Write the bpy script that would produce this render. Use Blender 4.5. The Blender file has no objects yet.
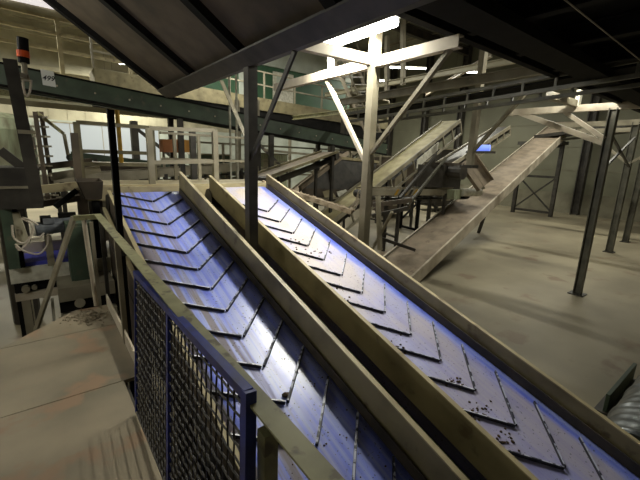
import bpy, bmesh, math, random
from mathutils import Vector, Matrix
random.seed(7)
S = bpy.context.scene
COL = S.collection
PI = math.pi
# ------------------------------------------------------------ camera, world, exposure
F, YAW, PITCH, ROLL = 361.27, 0.66313, 0.2205, 0.03482
fwd = Vector((math.sin(YAW)*math.cos(PITCH), math.cos(YAW)*math.cos(PITCH), -math.sin(PITCH)))
rt0 = Vector((math.cos(YAW), -math.sin(YAW), 0)); up0 = rt0.cross(fwd)
RT = rt0*math.cos(ROLL)+up0*math.sin(ROLL); UP = up0*math.cos(ROLL)-rt0*math.sin(ROLL)
EYE = Vector((0, 0, 3.0))
cam = bpy.data.cameras.new('camera'); camo = bpy.data.objects.new('camera', cam); COL.objects.link(camo)
camo.matrix_world = Matrix(((RT.x, UP.x, -fwd.x, 0), (RT.y, UP.y, -fwd.y, 0), (RT.z, UP.z, -fwd.z, 3.0), (0, 0, 0, 1)))
cam.sensor_width = 36; cam.lens = 36*F/640; cam.clip_start = .02; cam.clip_end = 200
S.camera = camo
w = bpy.data.worlds.new('world'); S.world = w; w.use_nodes = True
w.node_tree.nodes['Background'].inputs[0].default_value = (.75, .8, .7, 1)
w.node_tree.nodes['Background'].inputs[1].default_value = .05
S.view_settings.view_transform = 'Standard'; S.view_settings.look = 'None'
S.view_settings.gamma = 1; S.view_settings.use_curve_mapping = False
S.view_settings.exposure = 0.0
MAIN_W, HALL_W, BACK_W = 195, 390, 350     # watts: the near lamp, lamps over the open hall, lamps at the back
LAMPCOL = (1.0, .98, .84)

def at(px, py, X=None, Y=None, Z=None):
    d = RT*((px-320)/F)-UP*((py-240)/F)+fwd
    if X is not None: k = X/d.x
    elif Y is not None: k = Y/d.y
    else: k = (Z-3)/d.z
    return EYE+d*k

# ------------------------------------------------------------ materials
def lin(c):
    return tuple(((v/255)/12.92 if v/255 <= .04045 else ((v/255+.055)/1.055)**2.4) for v in c)
def mat(name, c, c2=None, rough=.6, metal=0, scale=4, lo=.4, hi=.65, stretch=(1, 1, 1), bump=0, c3=None, s3=20, spec=.5, t3=.62, coord='Object', detail=6):
    m = bpy.data.materials.new(name); m.use_nodes = True
    nt = m.node_tree; b = nt.nodes['Principled BSDF']
    b.inputs['Roughness'].default_value = rough; b.inputs['Metallic'].default_value = metal
    b.inputs['Specular IOR Level'].default_value = spec
    c = lin(c); b.inputs['Base Color'].default_value = (*c, 1)
    if c2:
        tc = nt.nodes.new('ShaderNodeTexCoord'); mp = nt.nodes.new('ShaderNodeMapping'); mp.inputs['Scale'].default_value = stretch
        nt.links.new(tc.outputs[coord], mp.inputs[0])
        n = nt.nodes.new('ShaderNodeTexNoise'); n.inputs['Scale'].default_value = scale; n.inputs['Detail'].default_value = detail
        nt.links.new(mp.outputs[0], n.inputs[0])
        r = nt.nodes.new('ShaderNodeValToRGB'); r.color_ramp.elements[0].position = lo; r.color_ramp.elements[1].position = hi
        r.color_ramp.elements[0].color = (*c, 1); r.color_ramp.elements[1].color = (*lin(c2), 1)
        nt.links.new(n.outputs[0], r.inputs[0]); out = r.outputs[0]
        if c3:
            n3 = nt.nodes.new('ShaderNodeTexNoise'); n3.inputs['Scale'].default_value = s3; n3.inputs['Detail'].default_value = 8
            nt.links.new(tc.outputs[coord], n3.inputs[0])
            r3 = nt.nodes.new('ShaderNodeValToRGB'); r3.color_ramp.elements[0].position = t3-.04; r3.color_ramp.elements[1].position = t3+.04
            nt.links.new(n3.outputs[0], r3.inputs[0])
            mx = nt.nodes.new('ShaderNodeMixRGB'); nt.links.new(r3.outputs[0], mx.inputs[0]); nt.links.new(out, mx.inputs[1])
            mx.inputs[2].default_value = (*lin(c3), 1); out = mx.outputs[0]
        nt.links.new(out, b.inputs['Base Color'])
        if bump:
            bp = nt.nodes.new('ShaderNodeBump'); bp.inputs['Strength'].default_value = bump; bp.inputs['Distance'].default_value = .02
            nt.links.new(n.outputs[0], bp.inputs['Height']); nt.links.new(bp.outputs[0], b.inputs['Normal'])
    return m
def emis(name, c, s):
    m = bpy.data.materials.new(name); m.use_nodes = True; b = m.node_tree.nodes['Principled BSDF']
    b.inputs['Base Color'].default_value = (*c, 1); b.inputs['Emission Color'].default_value = (*c, 1); b.inputs['Emission Strength'].default_value = s
    return m
M = {}
M['floor'] = mat('concrete_floor', (146, 137, 114), (110, 102, 84), rough=.6, scale=.35, lo=.35, hi=.7, c3=(120, 104, 84), s3=1.3, t3=.64)
M['ply'] = mat('dusty_plywood', (140, 128, 106), (108, 100, 82), rough=.6, scale=1.6, lo=.35, hi=.7, c3=(134, 110, 86), s3=3.1, t3=.6)
M['steel'] = mat('dusty_steel', (150, 143, 124), (122, 115, 97), rough=.5, scale=2.5, bump=.05)
M['palesteel'] = mat('pale_dusty_steel', (196, 186, 168), (162, 150, 132), rough=.5, scale=2.5, bump=.05)
M['dark'] = mat('dark_steel', (58, 54, 48), (38, 35, 31), rough=.5, scale=5)
M['greysteel'] = mat('dull_grey_steel', (88, 86, 74), (66, 64, 55), rough=.5, scale=4)
M['oliverail'] = mat('olive_brown_steel', (104, 98, 74), (82, 76, 58), rough=.55, scale=4)
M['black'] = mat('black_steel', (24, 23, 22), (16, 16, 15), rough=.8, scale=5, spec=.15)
M['sheet'] = mat('rust_brown_sheet', (84, 73, 60), (62, 54, 44), rough=.7, scale=2.5)
M['green'] = mat('dark_green_paint', (66, 82, 66), (54, 66, 54), rough=.5, scale=3, c3=(84, 84, 70), s3=5, t3=.68)
M['railgreen'] = mat('olive_green_paint', (152, 149, 112), (128, 126, 92), rough=.5, scale=8, c3=(100, 92, 70), s3=14, t3=.6)
M['board'] = mat('dusty_board', (172, 160, 126), (146, 134, 104), rough=.55, scale=3, bump=.05, c3=(118, 104, 80), s3=6, t3=.66)
M['board2'] = mat('dusty_olive_board', (136, 127, 96), (112, 103, 76), rough=.55, scale=3, bump=.05, c3=(96, 84, 62), s3=6, t3=.66)
M['rubber'] = mat('rubber_skirt', (52, 48, 42), (70, 62, 50), rough=.7, scale=5)
M['cream'] = mat('cream_belt', (172, 163, 126), (146, 136, 102), rough=.65, scale=3)
M['brown'] = mat('brown_dusty_belt', (142, 128, 110), (118, 106, 90), rough=.7, scale=3, c3=(112, 98, 82), s3=5, t3=.66)
M['conc'] = mat('wall_concrete', (120, 116, 98), (96, 92, 76), rough=.8, scale=1)
M['panel'] = mat('wall_panel', (112, 111, 92), (92, 91, 74), rough=.6, scale=.35, stretch=(1, 1, .6))
M['clad'] = mat('cladding', (176, 170, 146), (150, 144, 122), rough=.5, scale=.8)
M['pale'] = mat('pale_wall', (190, 196, 186), (160, 166, 154), rough=.6, scale=.7)
M['roof'] = mat('roof_sheet', (122, 120, 106), (96, 93, 82), rough=.6, scale=.6)
M['blueframe'] = mat('blue_paint', (36, 54, 150), (28, 38, 104), rough=.4, scale=9)
M['wire'] = mat('dark_wire', (52, 46, 40), (30, 27, 24), rough=.6, scale=20)
M['dirt'] = mat('dirt_crumb', (78, 58, 38), (44, 34, 24), rough=.9, scale=30)
M['dust'] = mat('pale_debris', (176, 160, 138), (120, 104, 84), rough=.9, scale=9, bump=.4)
M['white'] = mat('white_paint', (206, 204, 190), (170, 166, 150), rough=.5, scale=8)
M['paper'] = mat('paper', (226, 228, 228), rough=.7)
M['ink'] = mat('ink', (28, 30, 44), rough=.7)
M['orange'] = mat('orange_plastic', (214, 84, 34), rough=.4)
M['yellow'] = mat('yellow_paint', (190, 150, 44), (160, 124, 36), rough=.5, scale=6)
M['blackmark'] = mat('black_marking', (40, 38, 34), rough=.6)
M['blue'] = mat('blue_belt_clean', (70, 74, 190), (60, 64, 160), rough=.5, scale=5)
M['motor'] = mat('motor_grey', (112, 116, 122), (80, 84, 90), rough=.45, scale=10)
M['cabgreen'] = mat('cabin_green', (46, 84, 56), (40, 74, 50), rough=.5, scale=2)
M['chrome'] = mat('galvanised_drum', (120, 124, 126), (84, 88, 90), rough=.36, metal=.85, scale=6)
M['tank'] = mat('pale_green_tank', (150, 158, 130), (122, 120, 96), rough=.6, scale=4, stretch=(3, 3, .6))
M['cable'] = mat('grey_cable', (188, 176, 160), rough=.5)
M['box'] = mat('cardboard', (170, 112, 70), (150, 96, 60), rough=.8, scale=3)
M['orangebox'] = mat('orange_box', (206, 150, 72), (190, 136, 62), rough=.7, scale=3)
M['cleat'] = mat('belt_cleat', (30, 30, 44), (22, 22, 30), rough=.5, scale=30)
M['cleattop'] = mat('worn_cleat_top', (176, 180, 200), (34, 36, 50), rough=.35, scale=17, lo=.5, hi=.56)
M['tube'] = emis('lamp_tube', (1, .98, .92), 14)
M['window'] = emis('daylit_window', (.80, .87, .88), .40); M['window'].node_tree.nodes['Principled BSDF'].inputs['Base Color'].default_value = (.15, .16, .16, 1)
M['eave'] = emis('daylit_strip', (.95, .9, .9), .75)
M['redlit'] = emis('red_lamp', (.9, .1, .1), .5)

def belt_material(name, dirt, dirtcol, amount):
    """blue belt, worn bright streaks along its run, dirt drifting to one side (x is across, y is along)"""
    m = mat(name, (122, 138, 236), (96, 112, 218), rough=.34, scale=3, spec=.9)
    nt = m.node_tree; b = nt.nodes['Principled BSDF']; src = b.inputs['Base Color'].links[0].from_socket
    tc = nt.nodes.new('ShaderNodeTexCoord')
    def noise(st, sc, lo, hi, detail=4):
        mp = nt.nodes.new('ShaderNodeMapping'); mp.inputs['Scale'].default_value = st; nt.links.new(tc.outputs['Object'], mp.inputs[0])
        n = nt.nodes.new('ShaderNodeTexNoise'); n.inputs['Scale'].default_value = sc; n.inputs['Detail'].default_value = detail
        nt.links.new(mp.outputs[0], n.inputs[0])
        r = nt.nodes.new('ShaderNodeMapRange'); r.inputs[1].default_value = lo; r.inputs[2].default_value = hi; nt.links.new(n.outputs[0], r.inputs[0])
        return r.outputs[0]
    def math_(op, a, c):
        n = nt.nodes.new('ShaderNodeMath'); n.operation = op; n.use_clamp = True
        for i, v in enumerate((a, c)):
            if isinstance(v, (int, float)): n.inputs[i].default_value = v
            else: nt.links.new(v, n.inputs[i])
        return n.outputs[0]
    def mix(f, a, c):
        n = nt.nodes.new('ShaderNodeMixRGB'); nt.links.new(f, n.inputs[0]); nt.links.new(a, n.inputs[1]); n.inputs[2].default_value = (*lin(c), 1)
        return n.outputs[0]
    streak = noise((14, .40, 1), 1.6, .40, .62, 3)
    out = mix(math_('MULTIPLY', streak, .55 if dirt != 'drift' else .45), src, (176, 186, 226))
    d = noise((1.0, .5, 1) if dirt == 'drift' else (11, .16, 1), 2.4 if dirt == 'drift' else 1.1, .44 if dirt == 'drift' else .49, .60 if dirt == 'drift' else .56, 8)
    sx = nt.nodes.new('ShaderNodeSeparateXYZ'); nt.links.new(tc.outputs['Object'], sx.inputs[0])
    g = nt.nodes.new('ShaderNodeMapRange'); nt.links.new(sx.outputs[0], g.inputs[0])
    if dirt == 'drift':
        g.inputs[1].default_value = .43; g.inputs[2].default_value = .37
        y = nt.nodes.new('ShaderNodeMapRange'); nt.links.new(sx.outputs[1], y.inputs[0]); y.inputs[1].default_value = -4.6; y.inputs[2].default_value = -1.5
        y.inputs[3].default_value = .62; y.inputs[4].default_value = 1.0
        f = math_('MULTIPLY', math_('ADD', math_('MULTIPLY', d, .38), .55), math_('MULTIPLY', g.outputs[0], y.outputs[0]))
    else:
        g.inputs[1].default_value = .12; g.inputs[2].default_value = -.12
        f = math_('MULTIPLY', d, g.outputs[0])
    out = mix(math_('MULTIPLY', f, amount), out, dirtcol)
    spk = noise((1, 1, 1), 46, .66, .70, 2)
    out = mix(math_('MULTIPLY', spk, .7), out, (46, 36, 28))
    nt.links.new(out, b.inputs['Base Color'])
    rr = nt.nodes.new('ShaderNodeMapRange'); nt.links.new(f, rr.inputs[0]); rr.inputs[3].default_value = .34; rr.inputs[4].default_value = .75
    nt.links.new(rr.outputs[0], b.inputs['Roughness'])
    return m
M['beltL'] = belt_material('blue_belt_streaked', 'streak', (122, 110, 98), .85)
M['beltR'] = belt_material('blue_belt_dusty', 'drift', (186, 173, 156), 1.0)

# ------------------------------------------------------------ mesh helpers
class MB:
    def __init__(s): s.bm = bmesh.new()
    def hexa(s, v):
        vs = [s.bm.verts.new(p) for p in v]
        for f in ((0, 3, 2, 1), (4, 5, 6, 7), (0, 1, 5, 4), (1, 2, 6, 5), (2, 3, 7, 6), (3, 0, 4, 7)): s.bm.faces.new([vs[i] for i in f])
        return s
    def box(s, a, b):
        x0, x1 = sorted((a[0], b[0])); y0, y1 = sorted((a[1], b[1])); z0, z1 = sorted((a[2], b[2]))
        return s.hexa([(x0, y0, z0), (x1, y0, z0), (x1, y1, z0), (x0, y1, z0), (x0, y0, z1), (x1, y0, z1), (x1, y1, z1), (x0, y1, z1)])
    def frame(s, p0, p1, up=(0, 0, 1)):
        p0, p1 = Vector(p0), Vector(p1); d = (p1-p0).normalized(); u = Vector(up)
        if abs(d.dot(u)) > .98: u = Vector((0, 1, 0))
        sd = d.cross(u).normalized(); u = sd.cross(d).normalized(); return p0, p1, d, sd, u
    def prof(s, p0, p1, pts, up=(0, 0, 1)):
        p0, p1, d, sd, u = s.frame(p0, p1, up)
        a = [s.bm.verts.new(p0+sd*x+u*y) for x, y in pts]; b = [s.bm.verts.new(p1+sd*x+u*y) for x, y in pts]
        n = len(pts)
        for i in range(n): s.bm.faces.new((a[i], a[(i+1) % n], b[(i+1) % n], b[i]))
        s.bm.faces.new(a[::-1]); s.bm.faces.new(b); return s
    def bar(s, p0, p1, w, h=None, up=(0, 0, 1)):
        h = h or w; return s.prof(p0, p1, [(-w/2, -h/2), (w/2, -h/2), (w/2, h/2), (-w/2, h/2)], up)
    def ang(s, p0, p1, w, h=None, t=.012, up=(0, 0, 1), flip=1):      # angle iron
        h = h or w; return s.prof(p0, p1, [(flip*x, y) for x, y in [(-w/2, h/2), (-w/2, h/2-t), (w/2-t, h/2-t), (w/2-t, -h/2), (w/2, -h/2), (w/2, h/2)]], up)
    def chan(s, p0, p1, w, h, t=.015, up=(0, 0, 1), flip=1):          # C channel, web on +side
        return s.prof(p0, p1, [(flip*x, y) for x, y in [(-w/2, h/2), (-w/2, h/2-t), (w/2-t, h/2-t), (w/2-t, -h/2+t), (-w/2, -h/2+t), (-w/2, -h/2), (w/2, -h/2), (w/2, h/2)]], up)
    def ibeam(s, p0, p1, w, h, t=.018, up=(0, 0, 1)):
        return s.prof(p0, p1, [(-w/2, -h/2), (w/2, -h/2), (w/2, -h/2+t), (t/2, -h/2+t), (t/2, h/2-t), (w/2, h/2-t), (w/2, h/2), (-w/2, h/2), (-w/2, h/2-t), (-t/2, h/2-t), (-t/2, -h/2+t), (-w/2, -h/2+t)], up)
    def tube(s, pts, r, n=8, up=(0, 0, 1)):
        pts = [Vector(p) for p in pts]; rings = []
        for i, p in enumerate(pts):
            d = (pts[min(i+1, len(pts)-1)]-pts[max(i-1, 0)]).normalized(); u = Vector(up)
            if abs(d.dot(u)) > .95: u = Vector((0, 1, 0))
            sd = d.cross(u).normalized(); u = sd.cross(d); rr = r[i] if isinstance(r, (list, tuple)) else r
            rings.append([s.bm.verts.new(p+(sd*math.cos(2*PI*k/n)+u*math.sin(2*PI*k/n))*rr) for k in range(n)])
        for a, b in zip(rings, rings[1:]):
            for k in range(n): s.bm.faces.new((a[k], a[(k+1) % n], b[(k+1) % n], b[k]))
        s.bm.faces.new(rings[0][::-1]); s.bm.faces.new(rings[-1]); return s
    def slab(s, pts, t):       # flat polygon pts extruded along its normal (thickness t)
        pts = [Vector(p) for p in pts]; n = (pts[1]-pts[0]).cross(pts[2]-pts[0]).normalized()*t
        a = [s.bm.verts.new(p) for p in pts]; b = [s.bm.verts.new(p+n) for p in pts]; k = len(pts)
        for i in range(k): s.bm.faces.new((a[i], a[(i+1) % k], b[(i+1) % k], b[i]))
        s.bm.faces.new(a[::-1]); s.bm.faces.new(b); return s
    def blob(s, c, r, seed=0):
        g = bmesh.ops.create_icosphere(s.bm, subdivisions=1, radius=r); rnd = random.Random(seed)
        for v in g['verts']: v.co = Vector((v.co.x*rnd.uniform(.7, 1.3), v.co.y*rnd.uniform(.7, 1.3), v.co.z*rnd.uniform(.5, .9)))+Vector(c)
        return s
    def build(s, name, m, parent=None, smooth=False, origin=None):
        bmesh.ops.recalc_face_normals(s.bm, faces=s.bm.faces)
        if origin is not None:
            bmesh.ops.translate(s.bm, verts=s.bm.verts, vec=-Vector(origin))
        me = bpy.data.meshes.new(name); s.bm.to_mesh(me); s.bm.free()
        if smooth:
            for f in me.polygons: f.use_smooth = True
        me.materials.append(m); o = bpy.data.objects.new(name, me); COL.objects.link(o)
        if parent:
            o.parent = parent
            if origin is not None: o.location = Vector(origin)-world_loc(parent)
            else: o.location = -world_loc(parent)
        elif origin is not None: o.location = origin
        return o
def world_loc(o):
    v = Vector(o.location)
    while o.parent: o = o.parent; v += Vector(o.location)
    return v
def thing(name, label, cat, loc=(0, 0, 0), group=None):
    o = bpy.data.objects.new(name, None); COL.objects.link(o); o.location = loc; o['label'] = label; o['category'] = cat
    if group: o['group'] = group
    return o
def tag(o, label, cat, group=None, kind=None):
    o['label'] = label; o['category'] = cat
    if group: o['group'] = group
    if kind: o['kind'] = kind
    return o
def struct(o): o['kind'] = 'structure'; return o
def copy_tree(o, parent=None):
    c = o.copy(); COL.objects.link(c)
    if parent: c.parent = parent
    for ch in list(o.children): copy_tree(ch, c)
    return c

# ------------------------------------------------------------ the hall
WX, WY, CH = 28.0, 30.0, 12.0
LX, BY = -7.0, -6.0
struct(MB().box((LX-.3, BY-.3, -.3), (WX+.3, WY+.3, 0)).build('floor', M['floor']))
struct(MB().box((LX-.3, BY-.3, CH), (WX+.3, WY+.3, CH+.2)).build('ceiling', M['roof']))
wr = MB().box((WX, BY, 1.3), (WX+.25, WY, CH))
wr = struct(wr.build('wall_right', M['panel']))
struct(MB().box((WX-.06, BY, 0), (WX+.25, WY, 1.3)).build('trim_1', M['conc']))
b = MB()
for k in range(7): b.box((WX-.03, BY, 1.3+k*1.5), (WX, WY, 1.34+k*1.5))
struct(b.build('trim_2', M['conc']))
for i, y in enumerate((at(581, 180, X=27.7).y, 17.5, 21, 25)):
    struct(MB().ibeam((WX-.3, y, 0), (WX-.3, y, CH), .45, .45, .05).build('trim_%d' % (i+3), M['dark']))
# far wall: corrugated cladding above, pale wall below
b = MB(); x = LX
while x < WX:
    b.hexa([(x, WY, 4.9), (x+.5, WY, 4.9), (x+.5, WY+.2, 4.9), (x, WY+.2, 4.9), (x, WY, CH), (x+.5, WY, CH), (x+.5, WY+.2, CH), (x, WY+.2, CH)])
    b.box((x+.5, WY+.03, 4.9), (x+1.0, WY+.2, CH)); x += 1.0
struct(b.build('wall_far', M['clad']))
struct(MB().box((LX, WY, 0), (WX, WY+.2, 4.9)).build('wall_far_lower', M['pale']))
struct(MB().box((LX-.2, BY, 0), (LX, WY, CH)).build('wall_left', M['clad']))
struct(MB().box((LX, BY-.2, 0), (WX, BY, CH)).build('wall_back', M['clad']))
struct(MB().box((.2, WY-.03, 1.9), (7.6, WY, 4.75)).build('window_1', M['window']))
b = MB()
for x in (.2, 2.05, 3.9, 5.75, 7.6): b.box((x-.02, WY-.06, 1.9), (x+.02, WY-.03, 4.75))
for z in (1.9, 4.75): b.box((.2, WY-.06, z-.04), (7.6, WY-.03, z+.04))
struct(b.build('trim_8', M['steel']))
struct(MB().box((-1, WY-.1, 11.45), (3.2, WY-.03, 11.95)).build('window_2', M['eave']))
for i, z in enumerate((6.4, 7.9, 9.9, 10.7)):
    struct(MB().chan((LX, WY-.15, z), (WX, WY-.15, z), .3, .22, .03).build('trim_%d' % (9+i), M['clad']))
# roof: portal rafters and purlins
for i, y in enumerate((4.5, 11, 17.5, 24)):
    struct(MB().ibeam((LX, y, CH-.45), (WX, y, CH-.45), .3, .6, .05).build('trim_%d' % (14+i), M['dark']))
for i in range(11):
    x = -4+i*3.0
    struct(MB().chan((x, BY, CH-.12), (x, WY, CH-.12), .12, .2, .02).build('trim_%d' % (20+i), M['steel']))

# ------------------------------------------------------------ lamps
def lamp(p, L, direction, watts, label, name='tube_light', size=.14, group=None, cable=1.0, kind='AREA', tr=.03):
    cable = CH-p[2]-.11
    t = thing(name, label, 'lamp', p, group); p = Vector(p); d = Vector(direction).normalized(); n = Vector((-d.y, d.x, 0))
    MB().prof(p-d*L/2+Vector((0, 0, .05)), p+d*L/2+Vector((0, 0, .05)), [(-.11, 0), (-.05, .07), (.05, .07), (.11, 0), (.1, -.005), (-.1, -.005)]).build('housing', M['white'], t)
    for s in (-1, 1):
        MB().tube([p-d*(L/2-.03)+n*s*.05, p+d*(L/2-.03)+n*s*.05], tr, 10).build('tube', M['tube'], t)
    for s in (-1, 1):
        q = p+d*s*L*.35+Vector((0, 0, .11)); MB().tube([q, q+Vector((0, 0, cable))], .008, 5).build('hanger', M['dark'], t)
    l = bpy.data.lights.new('lamp_light', kind)
    if kind == 'AREA': l.shape = 'RECTANGLE'; l.size = L; l.size_y = size
    else: l.shadow_soft_size = .06
    l.energy = watts; l.color = LAMPCOL
    o = bpy.data.objects.new('lamp_light', l); COL.objects.link(o); o.parent = t
    o.location = (0, 0, -tr-.02 if kind == 'AREA' else -.12); o.rotation_euler = (0, 0, math.atan2(d.y, d.x))
    return t
lamp((3.62, 4.12, 4.67), 1.6, (0, 1, 0), MAIN_W, 'bright tube lamp hung over the two blue belts', tr=.06)
for i, (px, py, z, L, lab) in enumerate([
        (127, 64, 8.5, 1.0, 'small glaring lamp below the sloping brown sheet, before the far cladding'),
        (342, 91, 8.5, 1.8, 'leftmost tube lamp among those behind the pale post'),
        (386, 81, 8.3, 2.0, 'tube lamp just right of the pale post, lower of two'),
        (408, 68, 8.5, 2.2, 'widest distant tube lamp, right of the pale post'),
        (466, 72, 8.5, 1.8, 'distant tube lamp beside the hanging steel post')]):
    p = at(px, py, Z=z); lamp(p, L, (.8, -.6, 0), BACK_W if i else 900, lab, group='distant ceiling tube lamps', cable=CH-z-.9)
lamp(at(112, 112, Y=24), .5, (1, 0, 0), 60, 'small lamp glowing above the thin black post', cable=2)
for x, y in ((12.5, 3.7), (18.5, 5.0)):
    lamp((x, y, 8.9), 2.4, (0, 1, 0), HALL_W, 'tube lamp high over the open hall floor', group='lamps over the open floor', cable=2.1)
lamp((-.9, 6.5, 4.9), 1.2, (0, 1, 0), 70, 'tube lamp left of the sorting machine', kind='POINT')
lamp((-2, 22, 8.8), 2, (1, 0, 0), 1100, 'added unseen tube lamp brightening the far cladding at left')  # extra lamp out of view at left, added to brighten the far cladding
lamp((9.2, 3.1, 4.97), .5, (0, 1, 0), 150, 'tube lamp above the white bracket frame', kind='POINT')
lamp((-1.9, 3.9, 3.3), 1.2, (0, 1, 0), 34, 'added unseen tube lamp brightening the machinery left of the platform', kind='POINT')  # unseen fill lamp, added because the lower left machinery came out too dark
lamp((-3.2, 1.5, 5.6), 1.6, (0, 1, 0), 6, 'tube lamp above the plywood platform', cable=4.2)
lamp((6.5, 14.5, 8.6), 2.2, (1, 0, 0), 320, 'tube lamp over the back walkways', cable=3.4)
lamp((8, 12, 8.6), 2.2, (1, 0, 0), 220, 'tube lamp above the middle of the plant', cable=3.4)

# ------------------------------------------------------------ the two chevron belts
TH = math.radians(16.6855); T = math.tan(TH)
def zL(y): return 3-.5948+T*(y-5.9936)
def zR(y): return 3-.8564+T*(y-4.9925)
def chevron_conveyor(name, label, xc, zf, hw, apex_y, beltmat, boards, y1=5.98, y0=-.9, left_off=(-.42, .33), right_off=(.42, .415), n=18, cleat_t=.018):
    t = thing(name, label, 'conveyor', (xc, y1, 0))
    P = lambda x, y, h=0: Vector((x, y, zf(y)+h))
    # belt: upper run, wrap over the head drum, return run
    r = .17; up = Vector((0, -math.sin(TH), math.cos(TH))); dv = Vector((0, math.cos(TH), math.sin(TH)))
    c = P(xc, y1)-up*r
    path = [P(xc, y0)+(P(xc, y1)-P(xc, y0))*k/30 for k in range(31)]
    path += [c+(up*math.cos(a)+dv*math.sin(a))*r for a in [PI*k/8 for k in range(1, 9)]]
    path += [c-up*r+(P(xc, y0)-P(xc, y1))]
    bm = MB(); rows = []
    for i, p in enumerate(path):
        rows.append([bm.bm.verts.new(p+Vector((x, 0, 0))) for x in [-hw+2*hw*k/8 for k in range(9)]])
    for a, b_ in zip(rows, rows[1:]):
        for k in range(8): bm.bm.faces.new((a[k], a[k+1], b_[k+1], b_[k]))
    belt = bm.build('belt', beltmat, t, smooth=True, origin=(xc, y1, zf(y1)))
    sm = belt.modifiers.new('thick', 'SOLIDIFY'); sm.thickness = .012; sm.offset = 0
    belt['label'] = 'blue chevron belt with worn streaks and dirt'
    for k in range(n):
        ya = apex_y-k*.38*math.cos(TH)
        for s, (dx, dy) in ((1, right_off), (-1, left_off)):
            g = .012*s; p0 = P(xc+g, ya, .008); p1 = P(xc+dx, ya+dy, .008)
            if p1.y > y1-.02:
                f = (y1-.02-ya)/dy
                if f < .15: continue
                p1 = p0+(p1-p0)*f
            if p0.y < y0: continue
            co = MB().prof(p0, p1, [(-cleat_t*.6, 0), (cleat_t*.6, 0), (cleat_t*.45, .026), (-cleat_t*.45, .026)]).build('cleat', M['cleat'], belt)
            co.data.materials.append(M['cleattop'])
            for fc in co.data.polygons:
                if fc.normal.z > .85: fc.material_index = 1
    MB().tube([c-Vector((hw+.04, 0, 0)), c+Vector((hw+.04, 0, 0))], r-.012, 20).build('head_drum', M['dark'], t, smooth=False)
    for x, hi, lo, th, mt, yt, lean in boards:      # side boards: x, top height, lower edge, thickness, lean outwards at top
        s = 1 if x > xc else -1
        q = MB(); v = []
        for y in (y0, yt):
            v.append([P(x, y, lo), P(x+s*th, y, lo), P(x+s*th+s*lean, y, hi), P(x+s*lean, y, hi)])
        a, b_ = v; q.hexa([a[0], a[1], b_[1], b_[0], a[3], a[2], b_[2], b_[3]])
        sb = q.build('side_board', mt, t)
        # lip on top and stiffeners on the outer face
        MB().prof(P(x+s*(lean+th*.5), y0, hi), P(x+s*(lean+th*.5), yt, hi), [(-.022, 0), (.022, 0), (.022, .012), (-.022, .012)]).build('lip', M['board'], sb)
        if hi > .15:
            MB().hexa([P(x-s*.012, y0, -.004), P(x, y0, -.004), P(x, yt-.1, -.004), P(x-s*.012, yt-.1, -.004), P(x-s*.012, y0, .10), P(x, y0, .10), P(x, yt-.1, .10), P(x-s*.012, yt-.1, .10)]).build('skirt', M['rubber'], sb)
    # frame below: stringers, cross members, verticals
    for s in (-1, 1):
        x = xc+s*(hw+.06); q = MB()
        q.ang(P(x, y0, -.24), P(x, y1-.1, -.24), .06, .06); q.ang(P(x, y0, -.62), P(x, y1-.1, -.62), .06, .06)
        y = y0+.3; i = 0
        while y < y1-.2:
            q.bar(P(x, y, -.62), P(x, y, -.22), .04, .04)
            if y+.62 < y1-.2: q.bar(P(x, y, -.62 if i % 2 else -.24), P(x, y+.62, -.24 if i % 2 else -.62), .025, .025)
            y += .62; i += 1
        q.build('truss', M['dark'], t)
    q = MB(); y = y0+.3
    while y < y1-.2: q.bar(P(xc-hw-.05, y, -.5), P(xc+hw+.05, y, -.5), .05, .05); y += 1.24
    q.build('cross_bars', M['dark'], t)
    for y in (5.3, 2.9, .9):
        for s in (-1, 1):
            x = xc+s*(hw+.02); z = zf(y)-.6
            if z > .1: MB().bar((x, y, 0), (x, y, z), .08, .08).build('leg', M['dark'], t)
    return t
chevron_conveyor('chevron_conveyor', 'near blue chevron-cleated belt conveyor beside the mesh panel and green rail', 1.29, zL, .49, 5.9936, M['beltL'],
                 [(1.765, .31, -.22, .025, M['board2'], 6.0, .03), (.80, .045, -.22, .03, M['sheet'], 5.98, -.005)], left_off=(-.47, .31), right_off=(.44, .415))
chevron_conveyor('chevron_conveyor', 'far blue chevron belt conveyor with dusty film, beside the open concrete floor', 2.83, zR, .52, 4.9925, M['beltR'],
                 [(3.36, .225, -.24, .04, M['board2'], 6.02, .02), (2.315, .21, -.09, .03, M['board2'], 6.02, .0)], left_off=(-.40, .385), right_off=(.43, .40), y1=6.0, n=16, cleat_t=.014)
bpy.context.view_layer.update()
# crumbs lying on the belts
b = MB(); rnd = random.Random(3)
for px, py, s, n in [(306, 249, 10, 14), (322, 255, 7, 8), (292, 243, 10, 10), (470, 415, 16, 60), (452, 384, 10, 20), (505, 440, 12, 20), (345, 300, 12, 12), (400, 350, 14, 16)]:
    d0 = zR
    for k in range(n):
        x, y = px+rnd.gauss(0, s*.6), py+rnd.gauss(0, s*.4); dd = RT*((x-320)/F)-UP*((y-240)/F)+fwd
        kk = (zR(0)-3)/(dd.z-T*dd.y); q = EYE+dd*kk
        if 2.42 < q.x < 3.2: b.blob((q.x, q.y, q.z+.008), rnd.uniform(.005, .016), k)
tag(b.build('dirt', M['dirt']), 'loose dark dirt crumbs scattered on the far blue belt', 'dirt', kind='stuff')
b = MB()
for k in range(110):
    x, y = rnd.uniform(.95, 1.7), rnd.uniform(.6, 3.0); b.blob((x, y, zL(y)+.008), rnd.uniform(.003, .008), k)
tag(b.build('dirt', M['dirt']), 'fine dirt specks scattered on the near blue belt', 'dirt', kind='stuff')
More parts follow.
